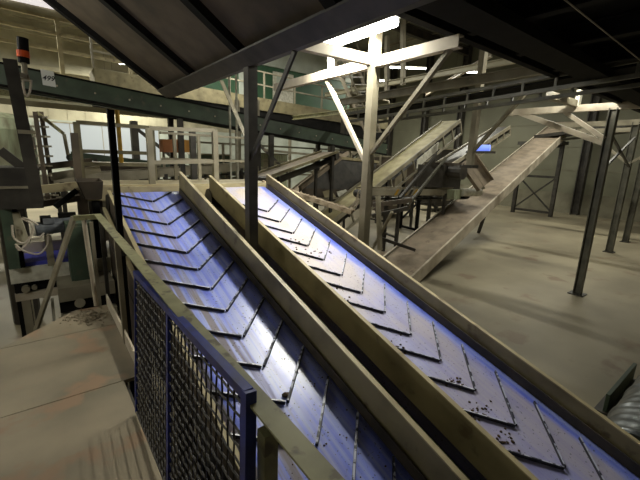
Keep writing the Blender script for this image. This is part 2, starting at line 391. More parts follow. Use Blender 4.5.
for (px, py, r, lab) in [(285, 397, .028, 'round brown clump caught against a chevron on the near blue belt')]:
    dd = RT*((px-320)/F)-UP*((py-240)/F)+fwd; kk = (zL(0)-3)/(dd.z-T*dd.y); q = EYE+dd*kk
    b = MB().blob(q+Vector((0, 0, .02)), r, 5).blob(q+Vector((.03, .01, .012)), r*.5, 8); tag(b.build('dirt_clump', M['dirt']), lab, 'dirt')

# ------------------------------------------------------------ platform, rail, mesh panel
t = thing('plywood_platform', 'dusty plywood covered work platform in the lower left corner', 'platform', (-.5, 1, 1.35))
e = [(.345, -1.6), (.345, 2.74), (-1.35, 2.74), (-1.35, -1.6)]
MB().slab([(x, y, 1.32) for x, y in e], .03).build('plywood_sheet', M['ply'], t)
e = [(.46, 3.806), (.46, 4.37), (.16, 4.38), (-.41, 3.806)]
MB().slab([(x, y, 1.32) for x, y in e], .028).build('plywood_sheet', M['ply'], t)
e = [(.345, 2.75), (.46, 2.75), (.46, 3.80), (-.42, 3.80), (-1.35, 2.9), (-1.35, 2.75)]
MB().slab([(x, y, 1.32) for x, y in e], .028).build('plywood_sheet', M['ply'], t)
q = MB().chan((.33, -1.6, 1.22), (.33, 4.3, 1.22), .08, .18, flip=1).chan((-1.3, -1.6, 1.22), (-1.3, 2.85, 1.22), .08, .18)
for y in (-1, .3, 1.6, 2.8): q.bar((-1.3, y, 1.24), (.33, y, 1.24), .08, .12)
q.build('frame', M['dark'], t)
for x, y in ((.3, 4.2), (.3, 1.2), (-1.25, 2.6), (-1.25, -1.2), (.3, -1.2)):
    MB().bar((x, y, 0), (x, y, 1.14), .09, .09).build('leg', M['dark'], t)
MB().box((.455, 2.75, 1.33), (.47, 4.37, 1.47)).build('kick_plate', M['palesteel'], t)
b = MB()
for k in range(260):
    a = rnd.uniform(0, 6.28); r = abs(rnd.gauss(0, .12)); b.blob((.27+r*math.cos(a)*.8, 4.12+r*math.sin(a), 1.352+max(0, .045-r*.25)*rnd.random()), rnd.uniform(.006, .018), k)
tag(b.build('dirt', M['ply']), 'low heap of brown dirt at the far end of the plywood platform', 'dirt', kind='stuff')

t = thing('guard_rail', 'olive green handrail with worn paint along the platform edge', 'railing', (.45, 2, 1.35))
RZ = 2.335
MB().prof((.45, -1.2, 2.222), (.45, 4.35, 2.335), [(-.032, .032), (-.032, .024), (.024, .024), (.024, -.05), (.032, -.05), (.032, .032)]).build('top_rail', M['railgreen'], t)
MB().bar((.455, 4.36, RZ), (.25, 4.42, RZ-.01), .05, .05).build('corner_rail', M['railgreen'], t)
for y in (.80, -.9): MB().bar((.455, y, 1.15), (.455, y, 2.22), .045, .045).build('post', M['railgreen'], t)
for y in (3.35,): MB().ang((.47, y, 1.15), (.47, y, RZ), .045, .045).build('post', M['steel'], t)
MB().tube([(.36, 4.4, 1.35), (.33, 4.4, RZ)], .022, 8).build('post', M['palesteel'], t)
MB().bar((.25, 4.42, RZ), at(36, 330, Y=5.0), .035, .045).build('stair_handrail', M['steel'], t)
MB().bar(at(52, 298, Y=4.9), at(55, 328, Y=4.9), .03, .02).build('bracket', M['white'], t)

t = thing('mesh_panel', 'blue framed wire mesh panel leaning against the green handrail', 'panel', (.33, 1.6, 1.35))
BLc, TLc, TRc = Vector((.345, 2.30, 1.37)), Vector((.425, 2.42, 2.26)), Vector((.425, .86, 2.315))
BRc = BLc+(TRc-TLc)
MB().bar(TLc, TRc, .03, .035).build('frame_top', M['blueframe'], t)
MB().bar(BLc, BRc, .012, .014).build('frame_bottom', M['wire'], t)
MB().bar(BLc, TLc, .018, .018).build('frame_side', M['blueframe'], t)
MB().bar(BRc, TRc+Vector((0, 0, .015)), .035, .035).build('frame_side', M['blueframe'], t)
m0, m1 = BLc.lerp(BRc, .47), TLc.lerp(TRc, .47)
MB().bar(m0, m1, .02, .025).build('frame_middle', M['blueframe'], t)
q = MB(); nx, nz = 32, 18
for i in range(1, nx):
    f = i/nx; a, c = BLc.lerp(BRc, f), TLc.lerp(TRc, f); pts = [a.lerp(c, k/(nz*1.0))+Vector((.0012*(-1)**(k+i), 0, 0)) for k in range(nz+1)]
    q.tube(pts, .0038, 4)
for k in range(1, nz):
    f = k/nz; a, c = BLc.lerp(TLc, f), BRc.lerp(TRc, f); pts = [a.lerp(c, i/nx)+Vector((-.0012*(-1)**(k+i), 0, 0)) for i in range(nx+1)]
    q.tube(pts, .0042, 4)
q.build('wire_mesh', M['wire'], t)

# ------------------------------------------------------------ overhead hopper sheet and its posts
SL = math.tan(math.radians(34))
t = thing('overhead_hopper', 'huge rust-brown sloping sheet with dark ribs overhead', 'hopper', (2.02, 3, 4))
def H(x, y, h=0): return Vector((x, y, 4.05+(2.02-x)*SL+h))
MB().hexa([H(2.02, -1.5), H(-2.6, -1.5), H(-2.6, 7.07), H(2.02, 7.07), H(2.02, -1.5, .03), H(-2.6, -1.5, .03), H(-2.6, 7.07, .03), H(2.02, 7.07, .03)]).build('sheet', M['sheet'], t)
MB().hexa([H(1.97, -1.5, -.12), H(1.82, -1.5, -.12), H(1.82, 7.1, -.12), H(1.97, 7.1, -.12), H(1.97, -1.5, -.10), H(1.82, -1.5, -.10), H(1.82, 7.1, -.10), H(1.97, 7.1, -.10)]).build('edge_flange', M['dark'], t)
MB().chan((2.02, -1.5, 4.06), (2.02, 7.12, 4.06), .10, .16, .014).build('edge_channel', M['dark'], t)
for y in (7.02, 5.45, 3.9, 2.3, .7, -.9):
    MB().bar(H(1.97, y, -.05), H(-2.6, y, -.05), .13, .09).build('rib', M['black'], t)
post = lambda p0, p1, w, m, name, parent, h=None: MB().ibeam(p0, p1, w, h or w, .014).build(name, m, parent)
t = thing('support_post', 'dark square steel post standing between the two blue belts', 'post', (2.02, 3.96, 0))
MB().bar((2.02, 3.96, 0), (2.02, 3.96, 3.98), .115, .115).build('column', M['dark'], t)
MB().box((1.9, 3.84, 0), (2.14, 4.08, .02)).build('base_plate', M['dark'], t)
MB().ang((2.02, 3.95, 2.95), at(296, 52, X=2.02), .055, .055).build('brace', M['dark'], t)
MB().ang((2.02, 4.0, 3.1), at(221, 82, X=2.02), .05, .05).build('brace', M['steel'], t)

t = thing('braced_post', 'pale steel post with long beam and diagonal braces beyond the far belt', 'frame', (3.8, 3.8, 0))
MB().bar((3.8, 3.8, 0), (3.8, 3.8, 4.9), .12, .12).build('column', M['steel'], t)
MB().box((3.65, 3.65, 0), (3.95, 3.95, .02)).build('base_plate', M['dark'], t)
MB().chan((3.8, 2.5, 4.3), (3.8, 6.4, 4.3), .10, .13, .014, flip=-1).build('long_beam', M['palesteel'], t)
MB().chan((2.08, 3.86, 4.30), (3.75, 3.86, 4.34), .1, .13, .014).build('cross_beam', M['palesteel'], t)
MB().bar(at(327, 80, X=3.8), at(366, 163, X=3.8), .06, .05).build('brace', M['palesteel'], t)
MB().bar(at(454, 44, X=3.8), at(369, 156, X=3.8), .06, .05).build('brace', M['steel'], t)
MB().bar(at(331, 57, X=3.8), at(331, 78, X=3.8), .09, .05).build('stub_post', M['white'], t)

# overhead deck
t = thing('overhead_deck', 'black underside of a steel deck filling the upper right', 'deck', (7, 0, 4.4))
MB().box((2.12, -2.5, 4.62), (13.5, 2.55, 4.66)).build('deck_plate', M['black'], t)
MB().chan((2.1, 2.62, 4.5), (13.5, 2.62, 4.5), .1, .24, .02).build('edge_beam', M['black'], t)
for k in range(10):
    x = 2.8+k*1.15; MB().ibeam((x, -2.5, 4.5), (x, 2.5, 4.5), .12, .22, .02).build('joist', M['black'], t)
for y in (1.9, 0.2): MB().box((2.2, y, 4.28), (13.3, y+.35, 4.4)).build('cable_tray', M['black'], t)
tag(MB().tube([(2.2, 1.27, 4.2), (6.5, 1.33, 4.2)], .006, 6).build('conduit', M['steel']), 'thin pale conduit crossing under the black overhead deck', 'conduit')
# conveyor and beams running along the hall overhead
t = thing('overhead_conveyor', 'dark overhead truss conveyor crossing behind the pale steel post', 'conveyor', (7, 4, 4.1))
for s in (-1, 1):
    q = MB().bar((7+s*.35, -.5, 4.56), (7+s*.35, 7.6, 4.18), .06, .06).bar((7+s*.35, -.5, 4.36), (7+s*.35, 7.6, 3.98), .06, .06)
    for k in range(17):
        y = -.4+k*.5; z = 4.55-.047*(y+.5); q.bar((7+s*.35, y, z-.18), (7+s*.35, y, z), .04, .04)
    q.build('side_truss', M['greysteel'], t)
MB().hexa([(6.72, -.5, 4.5), (7.28, -.5, 4.5), (7.28, 7.6, 4.12), (6.72, 7.6, 4.12), (6.72, -.5, 4.53), (7.28, -.5, 4.53), (7.28, 7.6, 4.15), (6.72, 7.6, 4.15)]).build('belt', M['black'], t)
for p0, p1, w, h, m, lab in [
    ((8, 1.8, 4.87), (8, 9.5, 4.80), .12, .2, 'steel', 'long grey steel beam passing behind the upper half of the hanging post'),
    ((9.2, 2.6, 4.72), (9.2, 14, 4.72), .14, .16, 'railgreen', 'greenish steel beam below the long grey beam'),
    ((12.5, 4, 6.3), (12.5, 16, 6.3), .16, .2, 'clad', 'pale beam high up before the distant lamps'),
    ((16, 9, 7.6), (21, 16, 7.4), .14, .16, 'palesteel', 'pale diagonal beam high up between the distant lamps')]:
    tag(MB().ibeam(p0, p1, w, h).build('steel_beam', M[m]), lab, 'beam')
t = thing('hanging_post', 'grey steel post hanging down beside the cream belt conveyor', 'post', (8.9, 5.3, 3))
MB().bar((8.9, 5.2, 2.98), (8.9, 5.2, 6.1), .16, .14).build('column', M['steel'], t)
MB().bar(at(467, 158, X=8.9), at(527, 92, X=8.9), .09, .07).build('brace', M['steel'], t)
MB().box((8.75, 5.05, 2.9), (9.05, 5.4, 2.98)).build('foot_plate', M['dark'], t)
for px, y0, y1, X, lab in ((403, 12, 85, 12.5, 'slim grey upper post behind the right diagonal brace'), (387, 36, 92, 12.5, 'slim grey upper post just right of the pale post')):
    tag(MB().bar(at(px, y0, X=X), at(px, y1, X=X), .16, .16).build('steel_post', M['steel']), lab, 'post')

# ------------------------------------------------------------ bracket frames on the open floor
def foot(px, py): return at(px, py, Z=0)
def floor_post(x, y, h, wdt, label, m='greysteel', braces=True, extra=None):
    t = thing('floor_post', label, 'post', (x, y, 0))
    MB().ibeam((x, y, .02), (x, y, h), wdt, wdt, .02).build('column', M[m], t)
    MB().box((x-.16, y-.16, 0), (x+.16, y+.16, .025)).build('base_plate', M['dark'], t)
    return t
t = floor_post(10.12, 2.7, 4.3, .16, 'nearest steel post on the open floor, carrying a white bracket frame')
X = 10.12
MB().chan((X, 5.0, 4.37), (X, 2.1, 4.33), .12, .15, .015).build('top_beam', M['palesteel'], t)
MB().chan(at(520, 113, X=X), at(603, 143, X=X), .1, .12, .015).build('brace', M['palesteel'], t)
MB().chan(at(562, 110, X=X), at(605, 139, X=X), .08, .09, .015).build('brace', M['palesteel'], t)
MB().chan((8.3, 3.45, 4.45), (X, 3.45, 4.45), .12, .14, .015).build('cross_beam', M['steel'], t)
MB().bar((X, 3.42, 4.4), (X, 3.42, 4.75), .16, .08).build('stub_post', M['white'], t)
t = floor_post(16.49, 3.69, 4.6, .2, 'second steel post on the open floor, right of the bracket post')
MB().bar((16.49, 3.69, 3.2), (16.49, 5.4, 4.6), .08, .08).build('brace', M['steel'], t)
MB().bar((16.49, 3.69, 3.2), (16.49, 2.2, 4.3), .08, .08).build('brace', M['steel'], t)
MB().chan((16.49, 6.4, 4.6), (16.49, 1.6, 4.6), .15, .18).build('top_beam', M['steel'], t)
t = floor_post(19.48, 3.89, 4.6, .2, 'farthest steel post at the right edge of the open floor')
MB().chan((19.48, 6.4, 4.6), (19.48, 1.6, 4.6), .15, .18).build('top_beam', M['steel'], t)
t = thing('cross_bracing', 'dark crossed bracing bars between the posts at right', 'bracing', (13, 3.2, 3))
for a, c in ((((10.3, 2.8, 3.9)), (16.3, 3.6, 3.1)), ((10.3, 2.8, 2.9), (16.3, 3.6, 4.1))): MB().bar(a, c, .05, .05).build('bar', M['dark'], t)
# overhead belt conveyor behind the bracket frame
def belt_conveyor(name, label, p0, p1, wd, beltm, sidem, sideh=.16, legs=(), rungs=False, under=.0, drop=.35, side=1, legm='dark'):
    p0, p1 = Vector(p0), Vector(p1); d = (p1-p0).normalized(); sd = Vector((d.y, -d.x, 0)).normalized(); u = sd.cross(d).normalized()
    if u.z < 0: u = -u
    t = thing(name, label, 'conveyor', p0)
    MB().prof(p0, p1, [(-wd/2, -.02), (wd/2, -.02), (wd/2, 0), (-wd/2, 0)]).build('belt', M[beltm], t)
    for s in (-1, 1):
        q = MB(); o = sd*s*(wd/2+.03)
        q.chan(p0+o+u*(.06-sideh/2), p1+o+u*(.06-sideh/2), .05, sideh, .012, flip=s)
        q.build('side_rail', M[sidem], t)
        if rungs:
            q = MB(); q.bar(p0+o-u*drop, p1+o-u*drop, .07, .08); L = (p1-p0).length; n = int(L/.75)
            for k in range(n+1): c = p0+d*(L*k/n); q.bar(c+o-u*drop, c+o-u*.05, .06, .06)
            q.build('side_truss', M[sidem], t)
    L = (p1-p0).length
    MB().tube([p1-u*.14-sd*(wd/2), p1-u*.14+sd*(wd/2)], .13, 14).build('head_drum', M['dark'], t)
    MB().tube([p0-u*.14-sd*(wd/2), p0-u*.14+sd*(wd/2)], .13, 14).build('tail_drum', M['dark'], t)
    MB().prof(p0-u*.27, p1-u*.27, [(-wd/2+.03, -.01), (wd/2-.03, -.01), (wd/2-.03, 0), (-wd/2+.03, 0)]).build('return_belt', M['dark'], t)
    for f in legs:
        for s in (-1, 1):
            c = p0+d*L*f+sd*s*(wd/2+.03); MB().bar((c.x, c.y, 0), (c.x, c.y, c.z-.08), .09, .09).build('leg', M[legm], t)
        c0 = p0+d*L*f+sd*(wd/2); c1 = p0+d*L*f-sd*(wd/2); MB().bar((c0.x, c0.y, .3*c0.z), (c1.x, c1.y, .3*c0.z), .06, .06).build('leg_tie', M[legm], t)
    return t
# brown conveyor
t = belt_conveyor('belt_conveyor', 'dusty brown belt conveyor rising right across the open floor', (6.75, 5.82, .17), (24, 8.57, 5.52), 1.12, 'brown', 'palesteel', sideh=.34, legs=(), drop=.4)
MB().bar((15.4, 8.2, 0), (15.2, 7.6, 2.3), .1, .1).build('leg', M['dark'], t)
MB().bar((14.3, 7.9, .6), (15.4, 8.2, .6), .08, .08).build('leg_tie', M['dark'], t)
# cream conveyor
belt_conveyor('belt_conveyor', 'cream belt conveyor with open truss sides rising behind the pale post', (6.3, 9.5, .3), (15.6, 10.35, 4.95), .85, 'cream', 'steel', sideh=.16, legs=(.45, .8), rungs=True, drop=.62)
# yellowish conveyor behind the frames at upper right
belt_conveyor('belt_conveyor', 'yellowish lit conveyor behind the white bracket frame', (21, 8.6, 4.5), (21, 4.2, 5.0), 1.1, 'cream', 'dark', legs=())
belt_conveyor('belt_conveyor', 'dark conveyor rising left of the brown conveyor\'s upper end', (12.5, 9.0, 2.6), (19, 9.6, 4.9), .7, 'dark', 'steel', rungs=True, drop=.4)
# tower under the brown conveyor head
t = thing('support_tower', 'dark braced steel tower near the right wall under the brown conveyor', 'tower', (24.7, 9.9, 0))
A_, B_ = Vector((24.71, 8.74, 0)), Vector((24.7, 11.0, 0)); hz = Vector((0, 0, 4.3))
MB().bar(A_, A_+hz, .2, .2).build('leg', M['dark'], t); MB().bar(B_, B_+hz, .2, .2).build('leg', M['dark'], t)
for z in (.25, 2.4, 4.2): MB().bar(A_+Vector((0, 0, z)), B_+Vector((0, 0, z)), .14, .14).build('tie', M['dark'], t)
MB().bar(A_+Vector((0, 0, 2.4)), B_+Vector((0, 0, .3)), .08, .08).build('brace', M['dark'], t)
MB().bar(A_+Vector((0, 0, .3)), B_+Vector((0, 0, 2.4)), .08, .08).build('brace', M['dark'], t)
MB().box((24.2, 8.6, 4.3), (25.2, 11.1, 4.5)).build('cap_plate', M['dark'], t)
# transfer conveyor with hazard stripes
p0, p1 = Vector((7.9, 8.1, 2.12)), Vector((11.5, 6.95, 2.12))
t = belt_conveyor('transfer_conveyor', 'short level transfer conveyor with hazard stripes feeding the brown belt', p0, p1, .7, 'board', 'steel', sideh=.2, legs=(.3, .75))
d = (p1-p0).normalized(); sd = Vector((d.y, -d.x, 0))
for k in range(6):
    c = p0+d*(.9+k*.17)+sd*.42; q = MB(); z0, z1 = c.z-.13, c.z+.05
    a = [c+d*0, c+d*.08]; q.hexa([Vector((v.x, v.y, z0)) for v in (a[0], a[1], a[1]+sd*.01, a[0]+sd*.01)]+[Vector((v.x, v.y, z1))+d*.1 for v in (a[0], a[1], a[1]+sd*.01, a[0]+sd*.01)])
    q.build('hazard_stripe', M['yellow' if k % 2 == 0 else 'blackmark'], t)
tag(MB().tube([p1-d*.5+sd*.62+Vector((0, 0, -.02)), p1+d*.25+sd*.62+Vector((0, 0, -.02))], .13, 14).build('drum_motor', M['white']), 'pale cylindrical drum motor at the end of the striped transfer conveyor', 'motor')
tag(MB().box(p1-d*.95+sd*.48+Vector((0, 0, -.24)), p1-d*.5+sd*.62+Vector((0, 0, .06))).build('junction_box', M['tank']), 'pale green junction box on the side of the striped transfer conveyor', 'box')
# brown chute dropping onto the brown conveyor
t = thing('feed_chute', 'dusty brown chute sloping down onto the brown conveyor', 'chute', at(480, 190, X=11.5))
c0, c1 = at(466, 160, X=11.0), at(484, 186, X=11.4); d = c1-c0
MB().prof(c0, c1, [(-.33, 0), (.33, 0), (.33, .16), (.3, .16), (.3, .03), (-.3, .03), (-.3, .16), (-.33, .16)], up=(-.5, -.7, .5)).build('trough', M['brown'], t)
MB().bar(c0+Vector((0, 0, -.1)), c1+Vector((0, 0, -.1)), .1, .1).build('stringer', M['steel'], t)
# flashing blue thing at the back
b = at(482, 148, X=15); t = thing('blue_screen', 'small glowing blue light beside the dark conveyor', 'light', b)
MB().tube([b+Vector((-.1, .35, 0)), b+Vector((.1, -.3, 0))], .13, 12).build('lens', emis('blue_glow', (.2, .3, 1), .9), t)
MB().box(b+Vector((-.2, -.5, -.22)), b+Vector((.2, .6, -.13))).build('tray', M['dark'], t)

# ------------------------------------------------------------ drum and plate, lower right
t = thing('steel_drum', 'shiny ribbed steel drum lying on the floor at the lower right edge', 'drum', (5.0, .45, 0))
q = MB(); pts = []; rs = []
for k in range(60):
    x = 4.0+k*.03; pts.append((x, .40, .36)); rs.append(.335+.003*math.sin(k*1.25)+(.012 if k in (0, 1, 20, 21, 40, 41, 58, 59) else 0))
q.tube(pts, rs, 40).build('shell', M['chrome'], t, smooth=True)
MB().tube([(3.99, .40, .36), (4.0, .40, .36)], .33, 32).build('end_cap', M['chrome'], t)
t = thing('base_plate', 'dark bent steel plate standing behind the shiny drum', 'plate', (5.6, .8, 0))
MB().hexa([(5.34, .88, 0), (6.6, .88, 0), (6.6, .92, 0), (5.34, .92, 0), (5.34, .88, .26), (6.6, .88, .26), (6.6, .92, .26), (5.34, .92, .26)]).build('upright', M['green'], t)
MB().box((5.30, .80, 0), (6.6, 1.0, .02)).build('foot_flange', M['dark'], t)

# ------------------------------------------------------------ green conveyor with sign
ga, gc = at(40, 82, Y=10.8), at(365, 145, Y=10.8); g0, g1 = ga+(ga-gc)*.3, gc+(gc-ga)*.12
t = thing('green_conveyor', 'long dark green covered conveyor crossing the whole hall behind the belts', 'conveyor', (5, 9.5, 3.8))
d = (g1-g0).normalized()
MB().chan(g0, g1, .12, .46, .02, flip=1).build('side_plate', M['green'], t)
MB().chan(g0+Vector((0, .9, 0)), g1+Vector((0, .9, 0)), .12, .40, .02, flip=-1).build('side_plate', M['green'], t)
MB().bar(g0+Vector((0, .45, .16)), g1+Vector((0, .45, .16)), .82, .02).build('belt', M['black'], t)
MB().bar(g0+Vector((0, .0, .225)), g1+Vector((0, 0, .225)), .16, .04).build('cover_rim', M['black'], t)
MB().bar(g0+Vector((0, .0, -.23)), g1+Vector((0, 0, -.23)), .16, .05).build('lower_rim', M['black'], t)
q = MB()
for k in range(21):
    c = g0+d*(.4+k*.75)+Vector((0, -.06, -.02)); q.tube([c, c-Vector((0, .02, 0))], .022, 8, up=(1, 0, 0))
q.build('bolts', M['palesteel'], t)
for f in (.1, .42, .62, .8):
    c = g0.lerp(g1, f)
    for y in (0, .9): MB().bar((c.x, 10.8+y, 0), (c.x, 10.8+y, c.z-.2), .14, .14).build('leg', M['dark'], t)
c = at(48, 78, Y=10.72)
t = thing('paper_sign', 'white paper sign with handwritten number on the green conveyor', 'sign', c)
MB().hexa([c+Vector(v) for v in [(-.11, -.005, -.16), (.13, -.005, -.18), (.13, 0, -.18), (-.11, 0, -.16), (-.12, -.005, .17), (.12, -.005, .15), (.12, 0, .15), (-.12, 0, .17)]]).build('sheet', M['paper'], t)
tx = bpy.data.curves.new('number', 'FONT'); tx.body = '499'; tx.size = .15; tx.align_x = 'CENTER'; tx.align_y = 'CENTER'; tx.extrude = .001; tx.shear = .3; tx.offset = .002
tmp = bpy.data.objects.new('tmp', tx); COL.objects.link(tmp); bpy.context.view_layer.update()
me = bpy.data.meshes.new_from_object(tmp.evaluated_get(bpy.context.evaluated_depsgraph_get())); bpy.data.objects.remove(tmp)
to = bpy.data.objects.new('number', me); COL.objects.link(to); to.parent = t; to.location = (0, -.009, -.01); to.rotation_euler = (PI/2, 0, 0); me.materials.clear(); me.materials.append(M['ink'])

# ------------------------------------------------------------ back walkway behind the belt heads
t = thing('walkway', 'beige dusty walkway deck behind the heads of the blue belts', 'walkway', (3, 7, 2.5))
MB().box((.55, 6.35, 2.46), (3.75, 7.5, 2.5)).build('deck', M['board'], t)
MB().chan((.55, 6.32, 2.38), (3.75, 6.32, 2.38), .06, .2).build('edge_channel', M['board'], t)
for x in (.7, 3.6):
    for y in (6.5, 7.4): MB().bar((x, y, 0), (x, y, 2.4), .1, .1).build('leg', M['dark'], t)
def railing(name, label, pts, h, posts, m, rails=(1, .5), r=.03, postr=.035):
    """posts: fractions along the polyline's single segment"""
    a, c = Vector(pts[0]), Vector(pts[1]); t = thing(name, label, 'railing', a)
    for k, f in enumerate(rails): MB().bar(a+Vector((0, 0, h*f)), c+Vector((0, 0, h*f)), r*2, r*2).build('rail', M[m], t)
    for f in posts: p = a.lerp(c, f); MB().bar(p, p+Vector((0, 0, h)), postr*2, postr*2).build('post', M[m], t)
    return t
railing('railing', 'grey walkway railing section right behind the near blue belt head', [(1.5, 6.5, 2.46), (2.62, 6.5, 2.5)], .93, (0, .98), 'steel', r=.032, rails=(1, .42), postr=.045)
railing('railing', 'dark olive railing on the walkway left of the near belt head', [(at(77, 130, Y=7.3).x, 7.3, 2.5), (1.75, 7.3, 2.5)], .95, (0, .98), 'oliverail', rails=(1, .52, .30), r=.03, postr=.045)
railing('railing', 'grey railing along the rear edge of the walkway', [(1.9, 7.4, 2.5), (3.7, 7.4, 2.5)], .88, (.14, .4, 1), 'steel', rails=(1, .45), r=.022, postr=.028)
railing('railing', 'thin pale railing farther back behind the rear walkway', [(3.2, 12.2, 2.3), (13, 12.2, 2.3)], 1.1, (0, .2, .4, .6, .8, 1), 'steel', rails=(1, .5, .05), r=.03)
for x in (3.2, 6.5, 9.8, 13): MB().bar((x, 12.2, 0), (x, 12.2, 2.3), .1, .1).build('leg', M['dark'], bpy.data.objects['railing.003'])
a = at(117, 110, Y=12.5); tag(MB().tube([(a.x, 12.5, 0), a], .06, 8).build('yellow_post', M['yellow']), 'slim yellow post just right of the thin black post', 'post')

# black thin post by the rail
t = thing('thin_post', 'thin black angle post rising from the platform edge at left', 'post', (.52, 3.6, 0))
MB().ang((.52, 3.58, .0), (.52, 3.44, 3.33), .055, .055, .01).build('column', M['black'], t)
MB().box((.48, 3.5, 2.10), (.56, 3.6, 2.16)).build('clamp', M['dark'], t)

# dusty beam between belt head and pale post
t = thing('dusty_beam', 'pale dust-covered beam sloping down to the pale steel post', 'beam', at(310, 197, Y=5.6))
MB().bar(at(263, 183, Y=6.6), at(352, 212, Y=4.95), .12, .09).build('beam', M['dust'], t)
q = MB(); a, c = at(263, 183, Y=6.6), at(354, 213, Y=4.95)
for k in range(60):
    p = a.lerp(c, rnd.random()); q.blob(p+Vector((rnd.uniform(-.05, .05), 0, .05)), rnd.uniform(.015, .04), k)
q.build('dust', M['dust'], t)
for dz in (.0, .05, .1, -.05):
    tag(MB().tube([at(350, 209, Y=5.0), at(356, 205-60*dz, Y=4.95), at(359, 196-60*dz, Y=4.9)], .008, 5).build('cable', M['cable']), 'loose pale cable end at the lower end of the dusty beam', 'cable', 'loose cables on the dusty beam')

# ------------------------------------------------------------ brown hopper and scraps right of far belt head
t = thing('brown_hopper', 'dark brown open hopper with dusty rim beyond the far belt', 'hopper', at(335, 180, Y=8.6))
a, c2_, e, f = at(300, 188, Y=10.75), at(340, 158, Y=10.95), at(378, 162, Y=11.0), at(366, 190, Y=10.7)
MB().slab([a, c2_, e, f], .06).build('back_plate', M['dark'], t)
MB().bar(a, c2_, .16, .14).build('rim', M['brown'], t); MB().bar(c2_, e, .12, .1).build('rim', M['board'], t)
MB().slab([a, f, f-Vector((0, 0, .5)), a-Vector((0, 0, .5))], .06).build('front_plate', M['sheet'], t)
for p in (a, f): MB().bar((p.x, p.y, 0), (p.x, p.y, p.z-.45), .1, .1).build('leg', M['dark'], t)
t = thing('narrow_table', 'narrow dark table with scraps below the brown hopper', 'table', at(325, 200, Y=10.35))
a = at(303, 200, Y=10.2); c = at(352, 200, Y=10.2)
MB().box((a.x, 10.2, a.z-.03), (c.x, 10.6, a.z)).build('top', M['steel'], t)
for x in (a.x+.1, c.x-.1): MB().bar((x, 10.5, 0), (x, 10.5, a.z-.03), .07, .07).build('leg', M['dark'], t)
TZ = a.z
t = belt_conveyor('belt_conveyor', 'dusty low conveyor passing left under the brown hopper', at(262, 176, Y=9.0), at(330, 152, Y=10.2), .6, 'brown', 'board2', sideh=.08, legs=(.1, .9))
for i, (px, py, w_, h_, m, lab) in enumerate([(330, 195, .5, .28, 'board2', 'beige torn sheet lying beside the cream conveyor'), (345, 187, .6, .25, 'white', 'pale crumpled sheet beside the cream conveyor'), (304, 184, .1, .16, 'blue', 'small blue scrap beside the dusty beam')]):
    p = at(px, py, Y=10.3); p.z = TZ+.02; tag(MB().slab([p+Vector((-w_/2, 0, 0)), p+Vector((w_/2, -.04, .01)), p+Vector((w_/2*.9, .25, h_)), p+Vector((-w_/3, .25, h_*.7))], .02).build('scrap_sheet', M[m]), lab, 'scrap')
# supports seen under the cream conveyor
t = thing('braced_stand', 'dark braced stand under the striped transfer conveyor', 'stand', at(415, 240, Z=0))
P1, P2, P3 = at(400, 228, Z=0), at(416, 232, Z=0), at(437, 222, Z=0)
P1, P2, P3 = [Vector((p.x, p.y, 0)) for p in (P1, P2, P3)]
for p in (P1, P2): MB().bar(p, (p.x, p.y, 2.3), .12, .12).build('leg', M['black'], t)
MB().bar(P1+Vector((0, 0, .4)), P3+Vector((0, 0, 2.2)), .07, .07).build('brace', M['black'], t)
MB().bar(P2+Vector((0, 0, 1.8)), P3+Vector((0, 0, .6)), .07, .07).build('brace', M['black'], t)
MB().bar(P1+Vector((0, 0, .1)), P2+Vector((0, 0, .1)), .1, .1).build('tie', M['black'], t)
for i, (a, c, w_, m, lab) in enumerate([
    (at(378, 196, X=6.6), at(380, 250, X=6.6), .09, 'steel', 'dark steel upright just right of the pale post foot'),
    (at(392, 212, X=7.2), foot(372, 250), .07, 'steel', 'thin slanting bar behind the pale post foot'),
    (at(373, 205, X=7.4), at(412, 200, X=8.2), .12, 'sheet', 'rusty cross beam behind the pale post foot'),
    (at(372, 216, X=7.0), at(408, 208, X=7.8), .1, 'dark', 'dark cross beam below the rusty one'),
    (at(400, 198, X=8.6), at(436, 155, X=10.4), .08, 'dark', 'dark sloping strut under the cream conveyor'),
    (at(408, 205, X=8.6), at(446, 158, X=10.4), .07, 'greysteel', 'grey sloping strut under the cream conveyor'),
    (at(380, 238, X=7.2), at(415, 250, X=8.0), .08, 'dark', 'low dark bar near the foot of the pale post')]):
    tag(MB().bar(a, c, w_, w_).build('steel_bar', M[m]), lab, 'bar')
a = at(440, 165, X=10.6); t = thing('drive_unit', 'dark drive unit with gearbox below the top of the cream conveyor', 'drive', a)
MB().box(a+Vector((-.5, -.5, -.7)), a+Vector((.5, .5, .0))).build('gearbox', M['dark'], t)
MB().tube([a+Vector((-.2, -.55, -.2)), a+Vector((-.2, -1.0, -.2))], .22, 14).build('motor', M['dark'], t)
MB().box(a+Vector((-.3, -.7, -.05)), a+Vector((.3, .4, .08))).build('guard', M['sheet'], t)
a = at(425, 154, X=9.3); b_ = at(452, 136, X=10.6)
t = thing('white_guard', 'white dusty guard plate on the side of the cream conveyor', 'guard', a)
p, r_ = at(417, 160, Y=8.9), at(438, 142, Y=8.9); MB().slab([p, p+Vector((0, 0, -.32)), r_+Vector((0, 0, -.32)), r_], .03).build('plate', M['white'], t)

